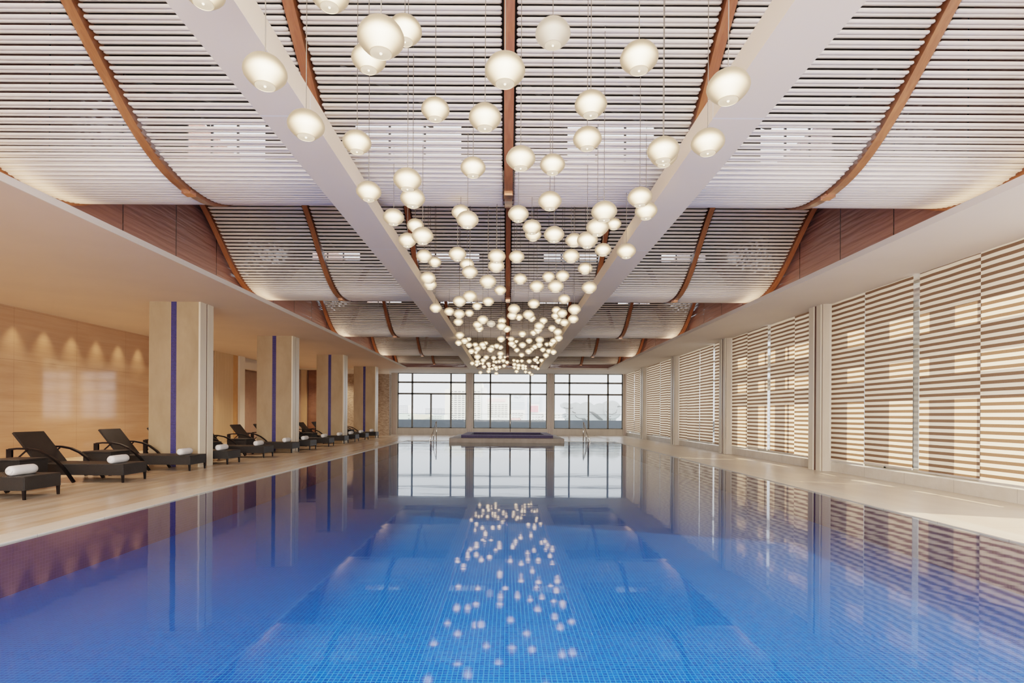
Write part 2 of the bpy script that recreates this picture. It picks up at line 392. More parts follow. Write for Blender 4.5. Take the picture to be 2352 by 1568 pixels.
# right wall
COLS = [12.2, 17.55, 22.9, 28.2]
s = MB(); s.box(XB+.02, 7.6, -4, DW+.2, 0, .20); tag(s.build('wall_right', M['sill']), kind='structure')
for i, D in enumerate(COLS):
    nm = ['first','second','third','fourth'][i]
    t = thing('wall_pillar', 'grooved pale stone pillar between the striped blinds, %s from the camera' % nm, 'pillar', (6.98, D, 0), 'pillars along the blinds')
    MB().box(0, .62, -.06, .46, 0, ZS).build('shaft', M['pillar'], t)
    g = MB(); g.box(-.012, 0, .2, .25, 0, ZS); g.build('groove', M['groove'], t)
    g = MB(); g.box(-.03, 0, .27, .46, 0, ZS); g.box(-.02, 0, .0, .17, 0, ZS); g.build('edge_panel', M['marble_pale'], t)
wi = 5
bays = [(6.9,12.14),(12.66,17.49),(18.01,22.84),(23.36,28.14),(28.66,DW)]
for (a, b) in bays:
    root = bpy.data.objects.new('window_%d' % wi, None); C.objects.link(root); root.location = (7.5,0,0); root['kind'] = 'structure'; wi += 1
    f = MB()
    for z in (.2, 2.46, 3.15, ZS-.05): f.box(-.04,.04,a,b,z,z+.06)
    m_ = (b-a)/4
    for q in range(5): f.box(-.04,.04,a+m_*q-.03,a+m_*q+.03,.2,ZS)
    f.build('window_frame', M['frame_light'], root)
    MB().box(-.006,.006,a,b,.2,ZS).build('pane', M['glass'], root)

# ------------------------------------------------------------------ pool
pool = thing('swimming_pool', 'long swimming pool with clear water over blue mosaic tiles', 'pool', (0,0,0))
DEP = .5
MB().box(PXL, PXR, -1.4, PD, -DEP-.1, -DEP).build('pool_bottom', M['pool_tile'], pool)
MB().box(PXL-.1, PXL, -1.4, PD, -DEP-.1, -.03).build('pool_wall', M['pool_wall_tile'], pool)
MB().box(PXR, PXR+.1, -1.4, PD, -DEP-.1, -.03).build('pool_wall', M['pool_wall_tile'], pool)
MB().box(PXL, PXR, PD, PD+.1, -DEP-.1, -.03).build('pool_wall', M['pool_end_tile'], pool)
MB().box(PXL, PXR, -1.5, -1.4, -DEP-.1, -.03).build('pool_wall', M['pool_end_tile'], pool)
cp = MB(); cp.box(PXL-.32, PXL, -1.6, PD+.32, -.03, .004); cp.box(PXR, PXR+.32, -1.6, PD+.32, -.03, .004); cp.box(PXL, PXR, PD, PD+.32, -.03, .004); cp.box(PXL, PXR, -1.6, -1.4, -.03, .004)
cp.build('coping', M['coping'], pool)
MB().add([(PXL,-1.4,-.006),(PXR,-1.4,-.006),(PXR,PD,-.006),(PXL,PD,-.006)], [(0,1,2,3)]).build('water', M['water'], pool)

# hot tub on its platform
tub = thing('hot_tub', 'raised square hot tub in violet mosaic on a pale stone platform', 'hot tub', (0,24,0))
MB().box(-2.53, 2.50, -.05, 5.3, -.3, .175).build('platform', M['platform'], tub)
r = MB(); x0, x1, y0, y1 = -2.05, 2.05, .5, 4.6
for (a,b,c_,d_) in ((x0,x1,y0,y0+.35),(x0,x1,y1-.35,y1),(x0,x0+.35,y0+.35,y1-.35),(x1-.35,x1,y0+.35,y1-.35)): r.box(a,b,c_,d_,.175,.295)
r.build('tub_wall', M['tub_tile'], tub)
r = MB()
for (a,b,c_,d_) in ((x0,x1,y0,y0+.35),(x0,x1,y1-.35,y1),(x0,x0+.35,y0+.35,y1-.35),(x1-.35,x1,y0+.35,y1-.35)): r.box(a,b,c_,d_,.295,.31)
r.build('tub_rim', M['tub_tile_flat'], tub)
MB().box(x0+.35,x1-.35,y0+.35,y1-.35,.176,.23).build('water', M['water'], tub)
po = thing('grab_pole', 'slim upright steel pole standing at back of the hot tub', 'pole', (.16,28.35,.31))
MB().tube([(0,0,0),(0,0,.95)], .018, 8).build('pole', M['chrome'], po); MB().lathe([(.05,0),(.05,.02),(.02,.03)], 12).build('base_plate', M['chrome'], po)

# handrails
def rail(sx, x, lab):
    t = thing('pool_handrail', lab, 'handrail', (x, 25.75, 0), 'pool handrails')
    MB().tube([(0,0,0),(0,0,.86)], .019, 8).build('post', M['chrome'], t)
    MB().tube([(-sx*.13,.0,0),(-sx*.13,.0,.44)], .019, 8).build('post', M['chrome'], t)
    MB().tube([(sx*.01,0,.90),(-sx*.03,-.01,.83),(-sx*.13,-.05,.44),(-sx*.27,-.45,-.02)], .021, 8).build('rail', M['chrome'], t)
rail(1, -3.32, 'bent steel pool handrail left of the hot tub'); rail(-1, 3.58, 'bent steel pool handrail right of the hot tub')

# ------------------------------------------------------------------ slatted wave ceiling
def slat_mesh(L, w):
    mb = MB()
    # twin-bead tubes hung level, stepping up and down the wave every .1 m of arc
    y, step = 0.05, .0845; ry, rz = .0268, .0150; ns = 8; hw = w/2
    while y < L-.02:
        z = wave(y, L)
        for dy in (-.0266, .0266):
            vs, fs = [], []
            for xx, rr in ((-hw,.45),(-hw+.016,1),(hw-.016,1),(hw,.45)):
                for q in range(ns):
                    a = 2*PI*(q+.5)/ns; vs.append((xx, y+dy+math.cos(a)*ry*rr, z+math.sin(a)*rz*rr))
            for i in range(3):
                for q in range(ns): fs.append((i*ns+q, i*ns+(q+1)%ns, (i+1)*ns+(q+1)%ns, (i+1)*ns+q))
            fs += [tuple(range(ns-1,-1,-1)), tuple(range(3*ns,4*ns))]
            mb.add(vs, fs, True)
        y += step/math.hypot(1, dwave(y, L))
    return mb.mesh('slats', M['slat'])
def rib_mesh(L):
    mb = MB(); n = 40; vs, fs = [], []
    for i in range(n+1):
        y = L*i/n; z = wave(y, L); dz = dwave(y, L); q = math.hypot(1,dz)
        ny, nz = -dz/q, 1/q
        for xx, o in ((-.05,-.05),(.05,-.05),(.05,.10),(-.05,.10)): vs.append((xx, y+ny*o, z+nz*o))
    for i in range(n):
        for q in range(4): fs.append((i*4+q,(i+1)*4+q,(i+1)*4+(q+1)%4,i*4+(q+1)%4))
    fs += [(0,1,2,3),(n*4+3,n*4+2,n*4+1,n*4)]
    return mb.add(vs, fs).mesh('rib', M['copper'])
SEG = [('against the left wall',-5),('left outer side',-3),('just left of the centre rib',-1),('just right of the centre rib',1),('right outer side',3),('against the right wall',5)]
ORD = ['first','second','third','fourth','fifth','sixth','seventh','eighth','ninth','tenth','eleventh','twelfth','thirteenth','fourteenth','fifteenth','sixteenth','seventeenth','eighteenth','nineteenth','twentieth','twenty-first','twenty-second','twenty-third','twenty-fourth','twenty-fifth','twenty-sixth','twenty-seventh','twenty-eighth','twenty-ninth','thirtieth']+['thirty-%s' % x for x in ('first','second','third','fourth','fifth','sixth','seventh','eighth','ninth')]
BAY = ['nearest','second','third','fourth','farthest']
sm = {6.3: slat_mesh(6.3, 1.86), 4.2: slat_mesh(4.2, 1.86)}; rm = {6.3: rib_mesh(6.3), 4.2: rib_mesh(4.2)}
brk = MB().box(-.056,.056,-.09,.03,-.07,-.02).box(-.056,.056,-.1,-.09,-.075,.0).mesh('bracket', M['copper_metal'])
RIBN = {-6:'at the left wall',-4:'outer left',-2:'above the left white beam',0:'along the centre line',2:'above the right white beam',4:'outer right',6:'at the right wall'}
for b in range(5):
    L = round(TR[b+1]-TR[b], 1)
    for lab, x in SEG:
        o = inst('slat_ceiling_panel', sm[L], None, (x, TR[b], ZT))
        tag(o, 'curved panel of white ceiling tubes in the %s bay, %s' % (BAY[b], lab), 'ceiling panel', 'curved tube ceiling panels')
    for x, lab in RIBN.items():
        t = thing('ceiling_rib', 'curved copper brown ceiling rib %s in the %s bay' % (lab, BAY[b]), 'ceiling rib', (x, TR[b], ZT), 'copper ceiling ribs')
        inst('rib_board', rm[L], t); inst('bracket', brk, t, (0, L, 0))
# white beams
for sx, x0, x1, lab in ((-1,-2.09,-1.67,'left'),(1,1.715,2.145,'right')):
    tag(MB().bbox(x0, x1, -3.5, DE-.02, ZS+.002, ZS+.22, .004).build('ceiling_beam', M['beam']), 'long white %s ceiling beam running to the far windows' % lab, 'beam', 'white ceiling beams')

# ------------------------------------------------------------------ columns on the lounge side
def column(D, lab):
    t = thing('marble_column', lab, 'column', (-6.89, D, 0), 'marble columns beside the loungers')
    MB().box(-1.15, -.04, 0, .55, 0, ZS).build('shaft', M['marble'], t)
    MB().box(-.652, -.535, -.008, 0, 0, ZS).build('mosaic_strip', M['blue_mosaic'], t, )
    MB().box(-.04, 0, .0, .25, 0, ZS).build('edge_panel', M['marble_pale'], t)
    MB().box(-.04, -.012, .25, .27, 0, ZS).build('edge_panel', M['marble_pale'], t)
    MB().box(-.04, -.012, .27, .305, 0, ZS).build('groove', M['groove'], t)
    MB().box(-.04, 0, .305, .55, 0, ZS).build('edge_panel', M['marble_pale'], t)
for i, D in enumerate([12.3, 17.6, 23.1, 28.7]):
    column(D, ['big beige marble column with blue mosaic stripe, nearest of the row','beige marble column with blue mosaic stripe, second from the camera','beige marble column with blue mosaic stripe, third from the camera','beige marble column with blue mosaic stripe, farthest of the row'][i])

# ------------------------------------------------------------------ loungers, tables, towels
def lounger(label):
    t = thing('sun_lounger', label, 'sun lounger', (0,0,0), 'rattan loungers by the pool')
    MB().bbox(-1.52, 0, -.315, .315, .13, .32, .012).build('seat', M['rattan'], t)
    fr_ = MB(); fr_.box(-1.95,-1.50,-.315,-.285,.2,.28); fr_.box(-1.95,-1.50,.285,.315,.2,.28); fr_.box(-1.95,-1.92,-.285,.285,.2,.28); fr_.build('frame', M['black_frame'], t)
    d = Vector((-1.89+1.46,0,.86-.32)); n = Vector((d.z,0,-d.x)).normalized(); bk = MB()
    A = Vector((-1.46,0,.32)); B = A+d; o = n*.035
    vs = []
    for p in (A, B, B-o, A-o):
        for y in (-.31,.31): vs.append(p+Vector((0,y,0)))
    bk.add(vs, [(0,1,3,2),(2,3,5,4),(4,5,7,6),(6,7,1,0),(0,2,4,6),(1,7,5,3)]); bk.build('backrest', M['rattan'], t)
    for y in (-.285,.285):
        l = MB(); l.add([(-.045,y-.018,.14),(-.008,y-.018,.14),(-.008,y+.018,.14),(-.045,y+.018,.14),(-.035,y-.014,0),(-.008,y-.014,0),(-.008,y+.014,0),(-.035,y+.014,0)],
              [(0,1,2,3),(7,6,5,4),(0,4,5,1),(1,5,6,2),(2,6,7,3),(3,7,4,0)]); l.build('leg', M['black_frame'], t)
    for y in (-.345,.345):
        pts = [(-1.92,0,.565),(-1.78,0,.58),(-1.6,0,.578),(-1.42,0,.545),(-1.26,0,.475),(-1.12,0,.375),(-1.0,0,.255),(-.9,0,.125),(-.82,0,.012)]
        a = MB(); a.ribbon([(p[0],y,p[2]) for p in pts], .055, .032); a.box(-1.965,-1.875,y-.02,y+.02,0,.57)
        ao = a.build('armrest', M['black_frame'], t)
        MB().ribbon([(-1.62,y,.56),(-1.86,y,.34)], .02, .022).build('strut', M['black_frame'], ao)
    return t
LD = [7.79, 9.72, 11.70, 13.24, 15.17, 17.10, 18.65, 20.6, 22.5, 24.1, 25.8, 27.8]
LL = ['nearest the camera, cut by the photo edge','second from the camera','in front of the nearest marble column','just beyond the nearest marble column','between the two nearest marble columns','in front of the second marble column','just beyond the second marble column','midway between second and third columns','in front of the third marble column','just beyond the third marble column','midway between third and fourth columns','in front of the farthest marble column']
lab0 = 'black woven rattan sun lounger, '
lg = lounger(lab0+LL[0]); lg.location = (-6.58, LD[0], 0)
for D, l in list(zip(LD, LL))[1:]: dup(lg, (-6.58, D, 0), lab0+l)
tb = thing('side_table', 'x', 'side table', (0,0,0), 'rattan side tables between loungers')
MB().bbox(-.265,.265,-.27,.27,.06,.44,.01).build('body', M['rattan'], tb); MB().bbox(-.275,.275,-.28,.28,.44,.465,.008).build('table_top', M['rattan'], tb)
for x in (-.23,.23):
    for y in (-.23,.23): MB().box(x-.02,x+.02,y-.02,y+.02,0,.06).build('foot', M['black_frame'], tb)
TN = ['first and second','second and third','fourth and fifth','fifth and sixth','seventh and eighth','eighth and ninth','tenth and eleventh','eleventh and twelfth']
for i, nme in enumerate(TN):
    g, q = divmod(i, 2); D = (LD[g*3+q]+LD[g*3+q+1])/2
    lab = 'low black rattan side table between %s loungers from the camera' % nme
    if i == 0: tb.location = (-7.81, D, 0); tb['label'] = lab
    else: dup(tb, (-7.81, D, 0), lab)
tm = MB(); tm.lathe([(.0,-.205),(.03,-.212),(.055,-.205),(.068,-.18),(.07,-.1),(.071,.1),(.068,.18),(.055,.205),(.03,.212),(0,.205)], 20, axis='y')
sp = MB(); pts = [(.006*k_*math.cos(k_*.7), -.2135-.001, .006*k_*math.sin(k_*.7)) for k_ in range(2, 10)]
sp.tube(pts, .004, 5)
tw = thing('rolled_towel', 'x', 'towel', (0,0,0), 'rolled towels on the loungers')
tm.build('towel_roll', M['towel'], tw); sp.build('rolled_edge', M['towel'], tw)
for i, D in enumerate(LD):
    lab = 'rolled white towel on the foot of the lounger '+LL[i].replace(', cut by the photo edge','')
    loc = (-6.86, D-.02+random.uniform(-.02,.02), .389)
    if i == 0: tw.location = loc; tw['label'] = lab
    else: dup(tw, loc, lab)

# ------------------------------------------------------------------ blinds
SEGS = [[(6.95,8.30),(8.305,9.545),(9.68,10.975),(11.01,12.12)],[(12.68,13.67),(13.68,14.95),(15.09,16.35),(16.36,17.47)],[(18.03,18.93),(19.10,20.40),(20.42,21.79),(21.8,22.82)],[(23.38,24.38),(24.4,25.68),(25.72,26.9),(26.91,28.12)],[(28.68,29.6),(29.61,30.9),(30.92,32.85)]]
for b, segs in enumerate(SEGS):
    for j, (a, c_) in enumerate(segs):
        zb = .28+(.02*((j*7+b*3) % 3)-.02); off = random.uniform(-.05,.05)
        xo = XB+(.012 if j % 2 else 0)
        lab = 'brown and cream striped roller blind, %s from the camera in the %s window bay' % (ORD[j], BAY[b])
        t = thing('roller_blind', lab, 'blind', (xo, (a+c_)/2, zb), 'striped blinds on the right')
        w = (c_-a)/2; mb = MB(); vs = []; ny = 9
        for iz in range(2):
            for iy in range(ny):
                y = -w+2*w*iy/(ny-1); vs.append((.006*math.sin(iy*1.7+j), y, (0 if iz == 0 else ZS-zb)-off))
        fs = [(i, i+1, ny+i+1, ny+i) for i in range(ny-1)]
        mb.add(vs, fs, True).build('fabric', M['blind'], t, (0,0,off))
        MB().box(-.012,.014,-w,w,-.03,0).build('bottom_bar', M['blind_bar'], t)

# ------------------------------------------------------------------ pendants (x, y, width) as seen
PEND = [(467,-25,95),(757,-14,88),(609,164,97),(703,286,83),(875,85,107),(930,69,78),(847,134,78),(1160,160,93),(1270,76,81),(1468,132,87),(1000,251,65),(1114,269,75),(820,326,65),(1357,239,74),(1349,318,66),(1523,344,73),(1525,357,62),(1086.5,384,58),(1196,363,68),(1269,377,58),(847,439,57),(936,412,65),(948,454,57),(904,498,48),(1058.6,487,43),(1074,504,51),(1190.6,490.6,48),(1263,461,54),(1387.6,485,59),(1469.7,452,56),(1484,483.7,51),(1672.7,198,96),(1625.7,326,75),
(954,517,39),(970.6,541,50),(936,551,42),(974.4,587.5,37),(998.7,601,30),(1050.7,583,41),(1072.7,606,33),(1079,624,37),(1141,588,41),(1139.6,610,38),(1186.8,588.8,36),(1221.6,521,43),(1224.7,538,38),(1272.6,537.8,47),(1318.5,551,40),(1349,550.5,48),(1372.6,521,52),(1410,514,34),(1311.8,587.5,39),(1385,573,38),(1344,616,34),(1438.5,576,44),
(983,637.8,36),(988,653,31),(1000.7,706.6,28),(1120.6,646,39),(1149,665.8,28),(1079.3,679.6,33),(1055.6,691.3,31),(1121.4,691.8,27),(1095.8,702.5,23),(1031.8,714.8,24),(1054.8,720.4,27),(1078,718.4,21),(1052.8,738.8,23),(1108.9,733.7,26),(1097,745,23),(1101,754,20),(1128,742.9,20),(1153,736.7,20),(1151.7,748.5,23),(1164,755,20),
(1195,640,32),(1233,657,34),(1260,635,30),(1292,633,32),(1276.3,657,37),(1353.6,659.7,35),(1296,686,28),(1226,697,28),(1180.6,709,29),(1176.7,724.5,24),(1192,728,19),(1213.8,722,27),(1221,730.6,20),(1278,712,22),(1291,719,25),(1276,724.5,20),(1319.4,710,30),(1316.6,732,25),(1296,740,22),(1283,736,18),(1248,736,20),(1238.6,748,24),(1268,753.5,19),
(1056.4,769.4,21),(1053.5,786.8,17),(1067.3,782.3,18),(1076.5,778.5,13),(1077.3,792,16.5),(1091.8,791,14),(1108.4,791,17),(1115.4,787.7,12),(1110.8,797,13),(1096.7,800,17),(1082.7,806.3,16),(1093.4,808.8,10),(1127,802,17.5),(1130.3,796,13),(1141,794,15),(1149.4,797,14),(1151,778,19),(1149.4,811.7,16),(1096.7,818.8,16.5),(1117,820,14),(1134,821.3,13),(1149,820,12.5),(1159.4,819.6,8),(1110,827,13.5),(1096.3,830,13),(1084.7,833.7,11.5),(1095,837,10.5),(1101.7,834.5,8),(1108.4,834.5,8.5),(1122,835,11.5),(1111.7,841.6,11),(1134.5,830,8),(1139.5,830.8,10),(1146.5,829.5,10),(1156,827.5,12),(1164.7,831.6,10.5),(1158,839.5,10.5),(1133.6,838.7,9),(1139,843.6,12),(1147.7,842.4,9),(1140.3,847.8,9),(1123.7,847,10),(1122,852.4,11),(1103.4,854.8,10),(1139.9,857.3,10),(1123.7,840,9),(1130.7,846,8),
(1199.8,766.5,19),(1211.4,767,13),(1174,778,16),(1186,783.5,10),(1174.9,788.5,17),(1179.9,793.5,14),(1200,791.8,18),(1215.3,782,16),(1235.8,757.4,20),(1225.5,763.6,17),(1281,761.6,21),(1283,775.7,20),(1239.6,779.8,20.5),(1238.7,791.4,17),(1271.5,782.3,17),(1256,790,12),(1266,789,15),(1229,795.6,15),(1222,801.4,12),(1214.3,806.3,17),(1219.6,795,11),(1187,803.4,14),(1247,802.6,14),(1260.3,805.5,14),(1271,808,16),(1254,815.5,15),(1198,814.6,14),(1180.3,827,9),(1188.5,828.7,10),(1198.5,828.3,10),(1215.5,829,13),(1229.6,825.8,13),(1233.7,820.4,9),(1243.7,827,11.5),(1235,832,9),(1181.5,836.2,11),(1191,838.7,12),(1201,839.5,11),(1207.2,840.7,8),(1181.5,843.6,9),(1190.2,845,10),(1201.4,845.3,10),(1207.2,846,8),(1223,840.7,9),(1230,842.4,11),(1235.4,846,9),(1186.5,852.4,10.5),(1207.2,853.6,9),(1216.3,855.3,9),(1221.7,860,8.5)]
DIM = {(1128,742.9,20)}; SEMI = {(1270,76,81)}
lamps = []
for p in PEND:
    D = .24*F/p[2]
    if D > 28: D = 26.2+random.uniform(0, 2.6)
    lamps.append([p, D])
def pos(l): return at(l[0][0], l[0][1], l[1])
def rad(l): return l[0][2]*l[1]/F/2
lamps.sort(key=lambda l: l[1])
for it in range(500):
    moved = False
    for i, l in enumerate(lamps):
        P, r_ = pos(l), rad(l)
        if P.z+r_*.85 > zslat(P.y)-.08 or (abs(P.x)+r_ > 1.64 and P.z+r_ > ZS-.03) or P.y+r_ > DE-.1: l[1] *= .985; moved = True; continue
        for m2 in lamps[:i]:
            Q = pos(m2)
            hi_r = r_ if P.z > Q.z else rad(m2)          # the lower cord must clear the upper globe
            if (P-Q).length < r_+rad(m2)+.004 or math.hypot(P.x-Q.x, P.y-Q.y) < hi_r+.012:
                a, b_ = (l, m2)
                a[1] *= 1.012; 
                P2 = pos(a)
                if P2.z+rad(a)*.85 > zslat(P2.y)-.08 or (abs(P2.x)+rad(a) > 1.64 and P2.z+rad(a) > ZS-.03) or P2.y+rad(a) > DE-.1: a[1] /= 1.012; b_[1] *= .985
                moved = True; break
    if not moved: break
prof = [(r_, z_*.88) for r_, z_ in [(0,.415),(.06,.413),(.15,.398),(.26,.355),(.36,.28),(.44,.17),(.49,.05),(.5,-.04),(.478,-.13),(.42,-.22),(.345,-.305),(.28,-.37),(.252,-.392),(.24,-.405)]]
def shade_mesh(m, n):
    mb = MB(); full = prof+[(.228,-.352),(.235,-.31)]
    vs, fs = [], []
    mb.lathe(full[:1]+full[1:], n); mb.f.pop(); mb.sm.pop()
    return mb.mesh('glass_shade', m)
me_near = {k_: shade_mesh(M[k_], 40) for k_ in ('globe','globe_dim')}; me_far = {k_: shade_mesh(M[k_], 18) for k_ in ('globe','globe_dim')}
me_mouth = MB().lathe([(.236,-.350),(.001,-.345)], 28).mesh('mouth', M['mouth'])
me_bulb = MB().lathe([(.001,-.35),(.03,-.35),(.032,-.362),(.02,-.378),(.001,-.382)], 12).mesh('bulb', M['bulb'])
me_cap = MB().lathe([(.0,.42),(.03,.415),(.035,.38),(.09,.365),(.09,.35)], 12).mesh('cap', M['cord'])
me_cord = MB().tube([(0,0,0),(0,0,1)], 1, 5, True, True).mesh('cord', M['cord'])
# ordinal labels: which slat bay the globe is seen against, which side of the centre rib, order from the left
cells = {}
for l in lamps:
    x, y, w = l[0]; yy = y-.0057*(x-1165)
    band = 0 if yy < 444 else 1 if yy < 684 else 2 if yy < 771.5 else 3 if yy < 816.7 else 4
    cells.setdefault((band, x > 1172), []).append(l)
names = {}
for (band, right), ls in cells.items():
    ls.sort(key=lambda l: (l[0][0], l[0][1]))
    for i, l in enumerate(ls):
        sz = 'large' if l[0][2] > 70 else 'mid-sized' if l[0][2] > 34 else 'small' if l[0][2] > 17 else 'tiny'
        gl = 'unlit' if l[0] in DIM else 'dimmer' if l[0] in SEMI else 'glowing'
        rows = ['nearest','second','third','fourth','farthest']
        names[id(l)] = '%s %s globe pendant before %s tube bay, %s of copper centre rib, %s from left' % (sz, gl, rows[band], 'right' if right else 'left', ORD[i])
for l in lamps:
    P, r_ = pos(l), rad(l); s2 = 2*r_; near = l[0][2] > 30
    key = 'globe_dim' if l[0] in DIM or l[0] in SEMI else 'globe'
    t = thing('globe_pendant', names[id(l)], 'pendant light', P, 'globe pendants along the pool')
    t.scale = (s2, s2, s2)
    inst('glass_shade', (me_near if near else me_far)[key], t)
    top = max(zslat(P.y), ZS)+.22
    zz = (top-P.z)/s2
    inst('cord', me_cord, t, (0,0,.365), (.0032/s2, .0032/s2, zz-.365))
    if l[0][2] > 20: inst('opening', me_mouth, t); inst('cap', me_cap, t)
    if l[0][2] > 40: inst('bulb', me_bulb, t)

# ------------------------------------------------------------------ outside
tag(MB().box(-16, 16, DW+.4, 38.4, -.1, .1).build('floor', M['terrace']), kind='structure')
tag(MB().box(-16, 16, 38, 38.3, .1, .86).build('terrace_parapet', M['plinth']), 'long grey parapet along the terrace outside the far windows', 'parapet')
px = [941.5+51.35*i for i in range(-1, 11)]
gp = None
for i in range(len(px)-1):
    a, b = at(px[i], 950, 38.15), at(px[i+1], 950, 38.15)
    t = thing('glass_railing_panel', 'clear glass balustrade panel on the outdoor parapet, %s from the left' % ORD[i], 'railing', ((a.x+b.x)/2, 38.15, .86), 'terrace glass panels')
    w = (b.x-a.x)/2-.015
    MB().box(-w, w, -.006, .006, 0, .40).build('pane', M['glass'], t); MB().box(-w, w, -.015, .015, .40, .425).build('top_rail', M['frame'], t)
    MB().box(w-.12, w+.01, -.03, .0, .26, .30).build('clamp', M['frame'], t); MB().box(w-.09, w-.02, -.03, 0, .02, .07).build('clamp', M['frame'], t)
# cloud sculpture
def cr(x, y, D): return at(1170+x/8.4, 850+y/8.4, D)
OUT = [(990,670),(1000,640),(1040,620),(1100,615),(1150,636),(1200,642),(1240,622),(1290,615),(1335,628),(1370,655),(1420,622),(1490,605),(1560,615),(1610,652),(1640,676),(1690,645),(1750,628),(1800,648),(1850,605),(1900,588),(1960,580),(2040,595),(2110,632),(2150,690),(2160,780),(2150,860),(2120,905),(2060,935),(2060,1040),(1100,1040),(1090,930),(1040,895),(1028,865),(1060,830),(1130,815),(1090,785),(1105,750),(1040,735),(1000,705)]
def smooth_poly(p, it=2):
    for _ in range(it):
        q = []
        for i in range(len(p)):
            a, b = p[i], p[(i+1)%len(p)]
            q += [(a[0]*.75+b[0]*.25,a[1]*.75+b[1]*.25),(a[0]*.25+b[0]*.75,a[1]*.25+b[1]*.75)]
        p = q
    return p
DS = 46
cs = thing('cloud_sculpture', 'big white cloud shaped sculpture outside the right far window', 'sculpture', (0,0,0))
def slab(poly, d0, d1, name, mat, bev=.06):
    pts = [cr(x, y, DS) for x, y in poly]; cx = sum(p.x for p in pts)/len(pts); cz = sum(p.z for p in pts)/len(pts)
    n = len(pts); vs, fs = [], []
    for dy, sh in ((d0,.965),(d0+bev,1),(d1,1)):
        for p in pts: vs.append((cx+(p.x-cx)*sh, DS+dy, cz+(p.z-cz)*sh))
    for r_ in range(2):
        for i in range(n): fs.append((r_*n+i, r_*n+(i+1)%n, (r_+1)*n+(i+1)%n, (r_+1)*n+i))
    fs += [tuple(range(n)), tuple(range(3*n-1, 2*n-1, -1))]
    return MB().add(vs, fs).build(name, mat, cs)
slab(smooth_poly(OUT), 0, .8, 'cloud_body', M['sculpt'])
big = [(1975+160*math.cos(a), 760+175*math.sin(a)) for a in [2*PI*i/24 for i in range(24)]]
slab(big, -.35, .0, 'cloud_lobe', M['sculpt'])
lobe = [(1075+75*math.cos(a), 680+58*math.sin(a)) for a in [2*PI*i/20 for i in range(20)]]
slab(lobe, -.3, .0, 'cloud_lobe', M['sculpt'])
lobe = [(1110+80*math.cos(a), 870+50*math.sin(a)) for a in [2*PI*i/20 for i in range(20)]]
slab(lobe, -.3, .0, 'cloud_lobe', M['sculpt'])
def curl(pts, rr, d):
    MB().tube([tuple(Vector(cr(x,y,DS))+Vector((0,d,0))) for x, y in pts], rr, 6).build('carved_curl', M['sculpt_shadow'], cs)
curl([(1545,800),(1600,820),(1680,880),(1740,930),(1800,955)], [.03,.10,.14,.12,.04], -.03)
curl([(1395,930),(1440,950),(1500,985)], [.03,.14,.05], -.03)
curl([(1270,870),(1300,905),(1340,925),(1390,932)], .025, -.02)
curl([(1215,795),(1240,812),(1280,825)], .03, -.02)
curl([(2065,705),(2100,693),(2145,705)], .03, -.38)
curl([(1840,780),(1880,830),(1960,850),(2040,820),(2060,760)], .015, -.37)
curl([(1040,720),(1090,738),(1140,742),(1220,727)], .03, -.33)
tag(MB().box(2.5, 14, 43.5, 50, -1.2, .44).build('floor', M['terrace']), kind='structure')
# city
GZ = -30
def bld(name, lab, x0, x1, ytop, D, mat, rows=None, extra=None):
    a, b = at(x0, ytop, D), at(x1, ytop, D); t = thing(name, lab, 'building', ((a.x+b.x)/2, D, GZ)); w = (b.x-a.x)/2; hz = a.z-GZ
    MB().box(-w, w, 0, D*.06, 0, hz).build('facade', mat, t)
    if rows:
        n, y0, y1, m2 = rows
        for i in range(n):
            z = at(x0, y0+(y1-y0)*i/(n-1), D).z-GZ; hh_ = abs(y1-y0)/n*D/F*.45
            mb = MB(); nw = max(4, int(w*2/1.1))
            for q in range(nw):
                xa = -w+.3+(2*w-.6)*q/nw; mb.box(xa, xa+(2*w-.6)/nw*.72, -.05, .02, z-hh_, z)
            mb.build('window_row', m2, t)
    for e in extra or []:
        ex0, ex1, ey0, ey1, m3, nm = e
        p, q = at(ex0, ey0, D), at(ex1, ey1, D); MB().box(p.x-t.location.x, q.x-t.location.x, -.4 if nm == 'billboard' else -.15, 1, q.z-GZ, p.z-GZ).build(nm, m3, t)
    return t
tag(MB().box(-300, 300, 42, 520, GZ-1, GZ).build('floor', M['city']), kind='structure')
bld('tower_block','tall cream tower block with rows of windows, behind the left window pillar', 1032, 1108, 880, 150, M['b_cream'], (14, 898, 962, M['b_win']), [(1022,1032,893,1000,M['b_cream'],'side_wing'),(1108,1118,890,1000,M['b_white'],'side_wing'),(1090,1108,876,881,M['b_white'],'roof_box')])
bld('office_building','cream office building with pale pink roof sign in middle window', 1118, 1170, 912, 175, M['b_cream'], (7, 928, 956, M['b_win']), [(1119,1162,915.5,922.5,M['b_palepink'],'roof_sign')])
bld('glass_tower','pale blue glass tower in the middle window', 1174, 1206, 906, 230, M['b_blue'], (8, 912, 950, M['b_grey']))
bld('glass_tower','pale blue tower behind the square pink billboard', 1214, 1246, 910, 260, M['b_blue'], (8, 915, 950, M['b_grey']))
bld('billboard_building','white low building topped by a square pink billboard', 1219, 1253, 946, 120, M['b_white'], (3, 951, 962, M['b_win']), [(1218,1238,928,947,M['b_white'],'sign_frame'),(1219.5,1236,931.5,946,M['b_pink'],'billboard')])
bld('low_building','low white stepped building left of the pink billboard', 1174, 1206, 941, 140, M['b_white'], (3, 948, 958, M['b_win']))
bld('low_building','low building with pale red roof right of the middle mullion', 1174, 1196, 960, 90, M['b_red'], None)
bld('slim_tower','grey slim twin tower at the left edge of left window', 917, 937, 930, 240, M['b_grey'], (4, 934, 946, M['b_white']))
bld('low_building','wide mauve grey block with rooftop lettering panel in left window', 977, 1024, 937, 200, M['b_grey'], (3, 941, 947, M['b_white']))
